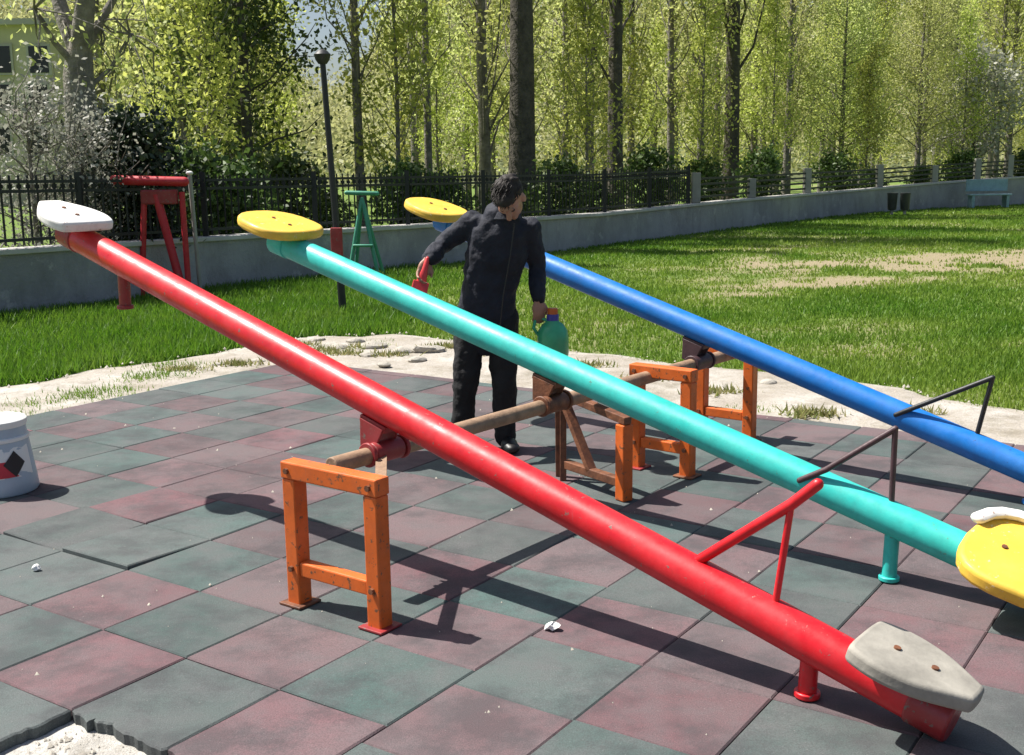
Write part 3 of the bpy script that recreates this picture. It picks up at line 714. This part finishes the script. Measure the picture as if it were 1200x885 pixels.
# green jug in the left hand
pc, sd_, pn, dr = hL
jc = J(648, 396, -.10); jb = jc - ZZ * .14
jug = thing('paint_jug', "green plastic paint jug with orange cap hanging from the man's lowered hand", 'jug', jb)
jm = MB(); jm.lathe(jb, [(.066, 0), (.088, .012), (.094, .05), (.094, .14), (.088, .185), (.064, .222), (.038, .24), (.036, .245)], 30); jo = jm.build('jug_body', 'jug', jug)
MB().lathe(jb + ZZ * .2445, [(.036, 0), (.037, .035), (.034, .038)], 20).build('neck_collar', 'bluecap', jug)
MB().lathe(jb + ZZ * .283, [(.031, 0), (.031, .032), (.026, .036)], 20).build('cap', 'orangecap', jug)
hnd = pc + dr * .05 + pn * .012
MB().tube([jb + np.array([-.088, 0, .16]), jb + np.array([-.115, -.01, .20]), hnd + np.array([-.02, 0, -.015]), hnd, hnd + np.array([.03, 0, -.012]), jb + np.array([-.02, 0, .236])], .010, 10, True).build('handle', 'jug', jug)

# ------------------------------------------------------------------ paint bucket at the left
bk = g(1, 574); bq = np.array([bk[0], bk[1], 0.])
bu = thing('paint_bucket', 'bluish white paint bucket with a red and black diamond label', 'bucket', bq)
MB().lathe(bq, [(.190, .001), (.198, .014), (.192, .07), (.158, .33), (.156, .345), (.156, .36)], 40).build('bucket_body', 'bucket', bu)
MB().lathe(bq + ZZ * .361, [(.160, 0), (.164, .012), (.164, .034), (.156, .040), (.135, .036)], 40).build('lid', 'bucketlid', bu)
MB().lathe(bq, [(.1615, .285), (.170, .290), (.170, .306), (.1590, .312)], 40).build('rim_band', 'bucketlid', bu)
# label: a curved white field with a red panel and a black diamond
def curved(name, mat, poly, rr, a0, parent):
    vs = []; n_ = 14; m_ = 14; inside_pts = []
    def P(u, z): a = a0 + u / .16; r = (.192 - .034 * (z - .07) / .26) + rr; return bq + np.array([math.cos(a) * r, math.sin(a) * r, z])
    mbx = MB(); k = len(poly)
    c = np.mean(np.array(poly), 0); rings = 6
    vs = [P(*c)]
    for r in range(1, rings + 1):
        for i in range(k * 4):
            p = np.array(poly[i // 4]) + (np.array(poly[(i // 4 + 1) % k]) - np.array(poly[i // 4])) * (i % 4) / 4; q = c + (p - c) * r / rings; vs.append(P(*q))
    nn = k * 4; fs = [(0, 1 + i, 1 + (i + 1) % nn) for i in range(nn)]
    for r in range(rings - 1):
        for i in range(nn): i2 = (i + 1) % nn; fs.append((1 + r * nn + i, 1 + r * nn + nn + i, 1 + r * nn + nn + i2, 1 + r * nn + i2))
    mbx.add(vs, fs); return mbx.build(name, mat, parent)
fa = math.atan2(CP[1] - bq[1], CP[0] - bq[0])
lb = curved('label', 'bucketlid', [(-.15, .10), (.17, .10), (.17, .26), (-.15, .26)], .0022, fa, bu)
curved('red_print', 'label_red', [(-.10, .105), (.085, .105), (.035, .175), (.085, .19), (-.10, .19)], .0042, fa, lb)
curved('diamond', 'label_black', [(.020, .175), (.070, .105), (.125, .175), (.075, .245)], .0062, fa, lb)

# ------------------------------------------------------------------ playground frames, lamp post, bench, bins
rf = thing('climbing_frame', 'faded red metal playground frame in front of the dark shrub', 'play frame', g(190, 352))
YR = g(190, 345)[1]
K = lambda px, py, dy=0.: at(px, py, YR + dy)
MB().tube([K(134, 211), K(216, 213)], .065, 16, True).build('top_bar', 'framered', rf)
MB().box(K(187, 231), (.50, .10, .20)).build('panel', 'darkred', rf, smooth=False, bevel=.02)
for p, q in (((169, 225), (167, 352)), ((183, 228), (216, 345)), ((150, 300), (140, 364)), ((213, 225), (222, 350))):
    a0 = K(*p); a1 = K(*q); a1[2] = -.05; MB().tube([a0, a1], .058 if p[0] == 183 else .04, 14).build('leg', 'framered', rf)
pp = thing('marker_post', 'thin pale weathered post standing beside the red play frame', 'post', g(226, 345))
a0 = at(222, 203, YR + .25); a1 = np.array([a0[0] + .05, YR + .25, -.05]); MB().tube([a1, a0], .03, 14).build('pole', 'postc', pp); MB().ell(a0, (.05, .05, .03)).build('cap', 'white', pp)
af = thing('swing_frame', 'small green metal A-frame by the wall behind the turquoise beam', 'play frame', g(425, 324))
YA = g(425, 324)[1]; K = lambda px, py, dy=0.: at(px, py, YA + dy)
for q, dy in (((408, 326), .0), ((444, 324), .0), ((450, 316), .5), ((416, 316), .5)):
    a1 = K(*q, dy); a1[2] = -.05; MB().tube([K(424, 232, .2), a1], .03, 12).build('leg', 'green', af)
MB().tube([K(406, 226, .2), K(442, 227, .2)], .035, 12, True).build('top_bar', 'green', af)
MB().tube([K(415, 288, .02), K(436, 288, .02)], .022, 12, True).build('cross_bar', 'green', af)
lp = thing('lamp_post', 'tall thin black lamp post standing in the grass before the wall', 'lamp post', g(402, 362))
YL = g(402, 362)[1]; lb0 = g(402, 362); lb1 = at(378, 72, YL)
MB().tube([lb0 - ZZ * .08, lb0 + (lb1 - lb0) * .35, lb1], [.05, .04, .034], 16).build('pole', 'blackmetal', lp)
MB().lathe(lb1 - ZZ * .03, [(.05, 0), (.085, .05), (.10, .11), (.06, .15), (.02, .17)], 18).build('lamp_head', 'blackmetal', lp)
e = lb0 + (lb1 - lb0) * .28; MB().box(e + np.array([0, -.055, 0]), (.14, .05, .34)).build('switch_box', 'darkred', lp, smooth=False, bevel=.01)
be = thing('park_bench', 'pale blue bench on the far grass at the right edge', 'bench', g(1158, 243))
B0 = g(1158, 243); B0[2] = 0
MB().box(B0 + ZZ * .45, (1.5, .42, .05)).build('seat', 'benchblue', be, smooth=False, bevel=.01)
MB().box(B0 + np.array([0, .24, .78]), (1.5, .05, .42)).build('backrest', 'benchblue', be, smooth=False, bevel=.01)
for sx in (-.62, .62): MB().box(B0 + np.array([sx, 0.02, .21]), (.10, .42, .425)).build('leg', 'benchblue', be, smooth=False, bevel=.01)
for k, px in enumerate((1045, 1060)):
    B1 = g(px, 250); B1[2] = 0
    M.setdefault('binmetal', M.get('binmetal') or matte('dark_grey_bin_metal', (.06, .065, .065), .2, 6, .5))
    t = thing('litter_bin', ('left' if k == 0 else 'right') + ' one of two dark litter bins against the far wall', 'bin', B1, 'bins by the far wall')
    MB().lathe(B1, [(.11, .10), (.14, .14), (.16, .60), (.17, .62), (.17, .66), (.14, .665)], 20).build('bin_body', 'binmetal', t)
    MB().lathe(B1, [(.05, -.05), (.05, .099)], 12).build('foot', 'postc', t)

# rubble stones at the corner of the gravel, litter scraps
for k, (px, py, r) in enumerate([(342, 398, .09), (368, 396, .11), (392, 405, .13), (418, 398, .10), (440, 404, .12), (432, 414, .09), (470, 410, .11), (505, 409, .15), (488, 419, .08), (300, 420, .07), (255, 424, .06), (900, 445, .07), (640, 414, .08), (450, 424, .07)]):
    p = g(px, py); mb = MB(); mb.ell((p[0], p[1], r * .1 - .03), (r, r * .75, r * .34), n=12, m=8)
    vs = np.array(mb.v); c = vs.mean(0); dn = vs - c
    vs = c + dn * (1 + .62 * (fbm(dn[:, 0] * 9 + k * 3, dn[:, 2] * 9 + dn[:, 1] * 7) - .5)[:, None] * 2); mb.v = [tuple(v) for v in vs]
    o = mb.build('stone', 'stone'); tag(o, 'pale rubble stone lying on the gravel at the edge of the rubber paving', 'stone', 'rubble stones on the gravel')
for px, py, r, lab in ((647, 738, .030, 'white crumpled paper scrap on the tiles beside the red beam shadow'), (43, 669, .018, 'tiny white paper scrap on the tiles below the paint bucket')):
    p = g(px, py); mb = MB(); mb.ell((p[0], p[1], .014), (r, r * .8, .016), n=9, m=6); vs = np.array(mb.v); vs += (rng.random(vs.shape) - .5) * r * .4; vs[:, 2] = np.maximum(vs[:, 2], .003); mb.v = [tuple(v) for v in vs]
    tag(mb.build('paper_scrap', 'paper', smooth=False), lab, 'litter')

# weeds among the rubble and along the paving edge
wc = np.concatenate([g(*p)[:2] + rng.normal(0, 1, (160, 2)) * np.array([.10, .06]) for p in [(350, 402), (378, 408), (402, 412), (428, 404), (455, 414), (520, 404), (280, 424), (215, 430), (600, 413), (690, 425), (760, 440), (835, 455), (950, 480), (1070, 480)]])
nW = len(wc); hW = .02 + .05 * rng.random(nW); aW = rng.random(nW) * 6.28; VW = np.zeros((nW, 3, 3)); dW = np.stack([np.cos(aW), np.sin(aW)], 1) * .012
VW[:, 0, :2] = wc - dW; VW[:, 1, :2] = wc + dW; VW[:, 2, :2] = wc + rng.normal(0, .03, (nW, 2)); VW[:, :2, 2] = -.04; VW[:, 2, 2] = -.03 + hW
M['weedleaf'] = leafmat('dry_weeds', (.13, .18, .03), (.42, .38, .17), .4)
kind(link('weeds', np_mesh('weeds', VW.reshape(-1, 3), np.arange(nW * 3).reshape(nW, 3), 'weedleaf', np.repeat(rng.random(nW), 3))), 'stuff')
nC = 260; pc_ = np.stack([rng.uniform(-4.5, 4.5, nC), rng.uniform(2.4, 9.0, nC)], 1); rC = .0025 + .006 * rng.random(nC) ** 4
hb_ = np.array([g(*p)[:2] for p in [(70, 850), (100, 870), (60, 872), (205, 875), (90, 845), (120, 878)]])
pc_ = np.concatenate([pc_, (hb_[:, None] + rng.normal(0, .06, (6, 12, 2))).reshape(-1, 2)]); rC = np.concatenate([rC, .003 + .010 * rng.random(72) ** 3]); nE = 1100; te = rng.random(nE) * (len(OD) - 1.01); ie = te.astype(int); pe = OD[ie] + (OD[ie + 1] - OD[ie]) * (te - ie)[:, None]; pe = pe + (ctr - pe) * rng.uniform(.0, .16, (nE, 1))
pc_ = np.concatenate([pc_, pe]); rC = np.concatenate([rC, .004 + .014 * rng.random(nE) ** 3]); nC = len(rC)
th = rng.random(nC) * 6.28; VC = np.zeros((nC, 4, 3))
for k in range(3): VC[:, k, 0] = pc_[:, 0] + np.cos(th + k * 2.09) * rC * (1 + .5 * rng.random(nC)); VC[:, k, 1] = pc_[:, 1] + np.sin(th + k * 2.09) * rC; VC[:, k, 2] = np.where(np.arange(nC) < 260, .0, -.038)
VC[:, 3, :2] = pc_; VC[:, 3, 2] = VC[:, 0, 2] + rC * 1.3 + .002
FC = (np.arange(nC)[:, None, None] * 4 + np.array([[0, 1, 3], [1, 2, 3], [2, 0, 3]])[None]).reshape(-1, 3)
kind(link('grit', np_mesh('grit', VC.reshape(-1, 3), FC, 'stone')), 'stuff')

# ------------------------------------------------------------------ trees
def leaves(P, size, sd, jitter=.35, up=.0):
    n = len(P); q = rng.normal(0, 1, (n, 3)); q /= np.linalg.norm(q, axis=1)[:, None]; r = rng.normal(0, 1, (n, 3)); r[:, 2] -= up
    r -= q * (q * r).sum(1)[:, None]; r /= np.linalg.norm(r, axis=1)[:, None]; s_ = np.cross(q, r)
    L = size * (1 - jitter + 2 * jitter * rng.random(n))[:, None]
    V4 = np.stack([P - r * L * .6, P + s_ * L * .36, P + r * L * .6, P - s_ * L * .36], 1)
    return V4.reshape(-1, 3), np.arange(4 * n).reshape(n, 4), np.repeat(sd, 4)
def limb(mb, p, q, r0, r1, n=6, wob=.06):
    p, q = np.array(p, float), np.array(q, float); L = np.linalg.norm(q - p); pts = [p + (q - p) * t + (rng.normal(0, wob * L, 3) if 0 < t < 1 else 0) for t in np.linspace(0, 1, 4)]
    mb.tube(pts, list(np.linspace(r0, r1, 4)), n); return pts
def make_tree(h, r, crown0, cw, nl, nleaf, lsize, bark, leafm, shape='poplar', fork=None):
    """returns (trunk mesh, crown mesh) centred on the trunk base"""
    tm = MB(); zs = np.linspace(-.3, h, 9); wob = np.cumsum(rng.normal(0, .012 * h / 9, (9, 2)), 0); wob[0] = 0
    ctrl = [(wob[i][0], wob[i][1], zs[i]) for i in range(9)]
    rr = [r * (1.25 if i == 0 else 1) * (1 - .82 * (i / 8) ** 1.1) for i in range(9)]
    tm.tube(ctrl, rr, 12)
    tr_at = lambda z: np.array([np.interp(z, zs, wob[:, 0]), np.interp(z, zs, wob[:, 1]), z])
    tips = []
    for k in range(nl):
        z = crown0 + (h * .97 - crown0) * (k + rng.random()) / nl; a = rng.random() * 6.283; fz = (z - crown0) / (h - crown0)
        if shape == 'poplar': ln = cw * (1.05 - .75 * fz) * (.5 + .6 * rng.random()); rise = 1.3 + .9 * rng.random()
        elif shape == 'broad': ln = cw * math.sqrt(max(.06, 1 - (fz * 1.6 - .55) ** 2 / 1.2)) * (.6 + .5 * rng.random()); rise = .35 + .5 * rng.random()
        else: ln = cw * (.55 + .6 * rng.random()) * (1.1 - .6 * fz); rise = .4 + .4 * rng.random()
        p = tr_at(z); q = p + np.array([math.cos(a) * ln, math.sin(a) * ln, ln * rise])
        pts = limb(tm, p, q, max(.012, r * .22 * (1 - .6 * fz)), .006, 5)
        tips.append((np.array(pts), ln))
        for _ in range(2):
            t = .35 + .5 * rng.random(); pp_ = p + (q - p) * t; qq = pp_ + rng.normal(0, .3, 3) * ln + np.array([0, 0, .25 * ln]); limb(tm, pp_, qq, .010, .004, 4); tips.append((np.array([pp_, qq]), ln * .6))
    P = []; SDv = []
    per_ = max(4, nleaf // max(1, len(tips)))
    for pts, ln in tips:
        n_ = int(per_ * (.5 + rng.random())); t = .2 + .85 * rng.random(n_); base = pts[0] + (pts[-1] - pts[0]) * t[:, None]
        cl_ = rng.normal(0, .16 * ln + .10, (n_, 3)); P.append(base + cl_); SDv.append(np.clip(rng.random() * .55 + .45 * rng.random(n_), 0, 1))
        if shape == 'willow':
            P.append(base + cl_ * .7 - np.array([0, 0, 1]) * rng.random((n_, 1)) * 1.4); SDv.append(SDv[-1])
    P = np.concatenate(P); SDv = np.concatenate(SDv)
    Vv, Ff, sh_ = leaves(P, lsize, SDv)
    return tm.mesh('trunk', bark), np_mesh('crown', Vv, Ff, leafm, sh_)
TN = [0]
def tree(proto, x, y, scale, rot, label, group=None, name='tree', cat='tree', z=0.):
    root = thing(name, label, cat, (x, y, z), group); root.rotation_euler = (0, 0, rot); root.scale = (scale,) * 3
    for nm, me in zip(('trunk', 'crown'), proto):
        o = bpy.data.objects.new(nm, me); COL.objects.link(o); o.parent = root
    return root
PRO = {
 'tall0': make_tree(17, .15, 1.8, 1.8, 44, 5200, .105, 'bark', 'poplar'),
 'tall1': make_tree(16, .12, 2.6, 1.5, 40, 4600, .10, 'bark', 'poplar'),
 'tall2': make_tree(18, .16, 1.4, 2.0, 48, 5800, .105, 'bark', 'poplar'),
 'sap0': make_tree(8, .06, .8, 1.4, 30, 3600, .095, 'bark', 'bright'),
 'sap1': make_tree(6.5, .05, .5, 1.4, 28, 3200, .095, 'bark', 'bright'),
 'big': make_tree(19, .38, 5.6, 2.8, 46, 4600, .11, 'darkbark', 'poplar'),
 'mid': make_tree(18, .22, 3.2, 2.0, 42, 4200, .105, 'darkbark', 'poplar'),
 'ever': make_tree(8.5, .14, .6, 1.7, 48, 9000, .095, 'darkbark', 'evergreen', 'broad'),
 'broad': make_tree(13, .20, 2.2, 3.8, 56, 11000, .12, 'bark', 'bright', 'broad'),
 'willow': make_tree(11, .18, 2.4, 3.2, 50, 6000, .105, 'bark', 'poplar', 'willow'),
 'blossom': make_tree(6, .10, 1.3, 1.9, 40, 4200, .15, 'darkbark', 'blossom', 'broad'),
 'twigbush': make_tree(2.6, .05, .2, 1.0, 42, 3000, .055, 'bark', 'twig', 'broad'),
 'darkbush': make_tree(2.3, .07, .15, .75, 46, 7000, .085, 'darkbark', 'black_leaf', 'broad'),
 'hedge': make_tree(2.2, .04, .1, 1.0, 30, 2600, .13, 'darkbark', 'evergreen', 'broad'),
}
def wallY(px): return np.interp(px, [-300, 0, 240, 480, 700, 850, 1000, 1180, 1500], [11.5, 14, 16.9, 20.5, 25, 31, 39, 43.5, 50])
def place(px, dY, key, scale, label, group=None, name='tree', cat='tree'):
    Yt = wallY(px) + dY; p = at(px, 200, Yt); return tree(PRO[key], p[0], p[1], scale, random.random() * 6.28, label, group, name, cat)
# single trees one can point to
# old grey tree, forked above the shrub
gt = MB(); yb = wallY(95) + 2.6; K = lambda px, py, dy=0.: at(px, py, yb + dy)
b0 = K(100, 210); b0[2] = -.2
gt.tube([b0, K(98, 190), K(95, 130), K(92, 90), K(93, 60)], [.36, .25, .235, .225, .19], 14)
for pts, rr in (([K(93, 64), K(74, 20, .2), K(58, -40, .4)], [.15, .12, .08]), ([K(94, 62), K(100, 5, -.2), K(104, -80, -.3)], [.17, .14, .10]), ([K(93, 66), K(118, 25, .3), K(150, -30, .5)], [.10, .07, .04]), ([K(92, 80), K(64, 50, -.3), K(40, 10, -.5)], [.07, .045, .02]), ([K(96, 110), K(130, 80, .2), K(152, 40, .3)], [.05, .03, .012])):
    gt.tube(pts, rr, 10)
ends = [K(58, -40, .4), K(104, -80, -.3), K(150, -30, .5), K(40, 10, -.5), K(152, 40, .3), K(74, 20, .2), K(118, 25, .3)]
lp_ = []
for e_ in ends:
    for _ in range(9):
        q = np.array(e_) + rng.normal(0, .5, 3); limb(gt, e_, q, .02, .005, 5); lp_.append(q + rng.normal(0, .22, (11, 3)))
lp_ = np.concatenate(lp_)
ot = thing('old_tree', 'thick grey forked tree trunk behind the fence at the left', 'tree', b0)
gt.build('trunk', 'bark', ot); Vv, Ff, s_ = leaves(lp_, .09, rng.random(len(lp_))); put(link('crown', np_mesh('crown', Vv, Ff, 'poplar', s_)), ot)
place(292, 6, 'ever', 1.0, 'bushy dark green tree left of the black lamp post')
place(258, 9, 'ever', .95, 'dark green tree with shadowy gaps, above the yellow raised seat')
place(425, 5.5, 'tall1', .95, 'slim dark trunk just right of the lamp post')
place(612, 4.5, 'big', .92, "thickest dark trunk, rising right above the standing man's head")
place(566, 7, 'tall2', 1., "slender trunk just left of the thickest trunk above the man")
place(722, 6, 'mid', 1.05, 'crooked dark trunk in the wood, right of the thickest one')
place(786, 9, 'tall1', 1.1, 'thin straight trunk between two stouter trunks in the wood')
place(855, 7, 'mid', 1.25, 'stout dark trunk in the wood beside a thinner one at its right')
place(921, 9, 'tall0', 1.1, 'dark slender trunk just behind the pale concrete fence posts')
place(1140, 4, 'blossom', .95, 'white blossoming small tree behind the wall at the far right')
place(35, 1.2, 'twigbush', 1.05, 'pale grey twiggy bush behind the fence at the left edge', name='bush', cat='bush')
place(95, 1.0, 'twigbush', .9, 'pale grey twiggy bush at the foot of the forked trunk', name='bush', cat='bush')
place(160, .8, 'darkbush', 1.0, 'rounded almost black evergreen shrub behind the red play frame', name='shrub', cat='shrub')
place(1075, 4, 'willow', .75, 'drooping yellow-green tree behind the wall at the right')
place(985, 5, 'willow', .7, 'drooping yellow-green tree left of the other drooping one')
place(1010, 11, 'broad', .85, 'broad bright yellow-green tree filling the upper right of the wood')
place(1180, 9, 'broad', .9, 'broad bright yellow-green tree in the upper right corner')
# the wood
L1_ = 'slender poplar with sparse yellow-green spring leaves in the wood behind the wall'; G1 = 'poplars in the wood'
L2_ = 'small leafy sapling under the poplars behind the wall'; G2 = 'saplings in the wood'
L3_ = 'low dark bush along the far side of the wall'; G3 = 'bushes along the wall'
for dY, sp, kinds, sc in ((8, 100, ('tall1', 'tall0'), .9), (16, 80, ('tall0', 'tall1', 'tall2'), 1.0), (27, 62, ('tall0', 'tall2', 'tall1'), 1.1), (42, 52, ('tall0', 'tall2'), 1.25)):
    px = -40 + random.random() * sp
    while px < 1250:
        q = px + random.uniform(-.3, .3) * sp
        gap = 330 < q < 470
        if not (gap and (random.random() < .6 or 345 < q < 455)) and not q < 115:
            place(q, dY + random.uniform(-2, 2), random.choice(kinds), sc * random.uniform(.85, 1.12) * (.62 if gap else 1), L1_, G1)
        px += sp
for dY, sp in ((4, 110), (10, 100), (20, 90)):
    px = 200 + random.random() * sp
    while px < 1250:
        q = px + random.uniform(-.3, .3) * sp
        if 340 < q < 455 or (dY < 8 and abs(q - 612) < 45): q = None
        if q is not None: place(q, dY + random.uniform(-1.2, 1.2), random.choice(('sap0', 'sap1')), random.uniform(.7, 1.15), L2_, G2, 'sapling', 'sapling')
        px += sp
for px in range(215, 1240, 62): place(px + random.uniform(-20, 20), 1.6 + random.random(), 'hedge', random.uniform(.5, .85), L3_, G3, 'bush', 'bush')
# far wood on the hillside: one mass
nf = 240000; fx = rng.uniform(-110, 140, nf); fy = rng.uniform(98, 235, nf)
fz = hillz(fx, fy) + np.abs(rng.normal(0, 1, nf)) * 3.2 + rng.random(nf) * 3 * fbm(fx * .15, fy * .15)
kp = ~((abs(fx / fy + .152) < .034) & ((fz - 1.7) / fy > .095)); fx, fy, fz = fx[kp], fy[kp], fz[kp]; nf = len(fx)
cl_ = fbm(fx * .12, fy * .12); Vv, Ff, s_ = leaves(np.stack([fx, fy, fz], 1), .48, np.clip(.7 * cl_ + .45 * rng.random(nf), 0, 1))
kind(link('far_wood', np_mesh('far_wood', Vv, Ff, 'farwood', s_)), 'stuff')

# ------------------------------------------------------------------ building behind, upper left
yb = 62.; q0 = at(-90, 200, yb); q1 = at(66, 200, yb); w_ = q1[0] - q0[0]; hb = at(0, 30, yb)[2]
bl = thing('apartment_building', 'beige building with dark windows behind trees at the upper left', 'building', ((q0[0] + q1[0]) / 2, yb + 4, 0))
MB().box(((q0[0] + q1[0]) / 2, yb + 4, hb / 2 - .5), (w_, 8, hb + 1)).build('wall', 'bldg', bl, smooth=False)
rfm = MB().box(((q0[0] + q1[0]) / 2, yb + 4, hb + .15), (w_ + .8, 8.8, .3)); rfm.build('roof', 'bldg2', bl, smooth=False)
for px in (-62, -30, 2, 46):
    for py in (70, 115, 165):
        p = at(px, py, yb); fo = MB().box((p[0], yb - .02, p[2]), (1.25, .12, 1.6)).build('window', 'bldg2', bl, smooth=False)
        MB().box((p[0], yb - .085, p[2]), (1.0, .03, 1.36)).build('pane', 'glass', fo, smooth=False)
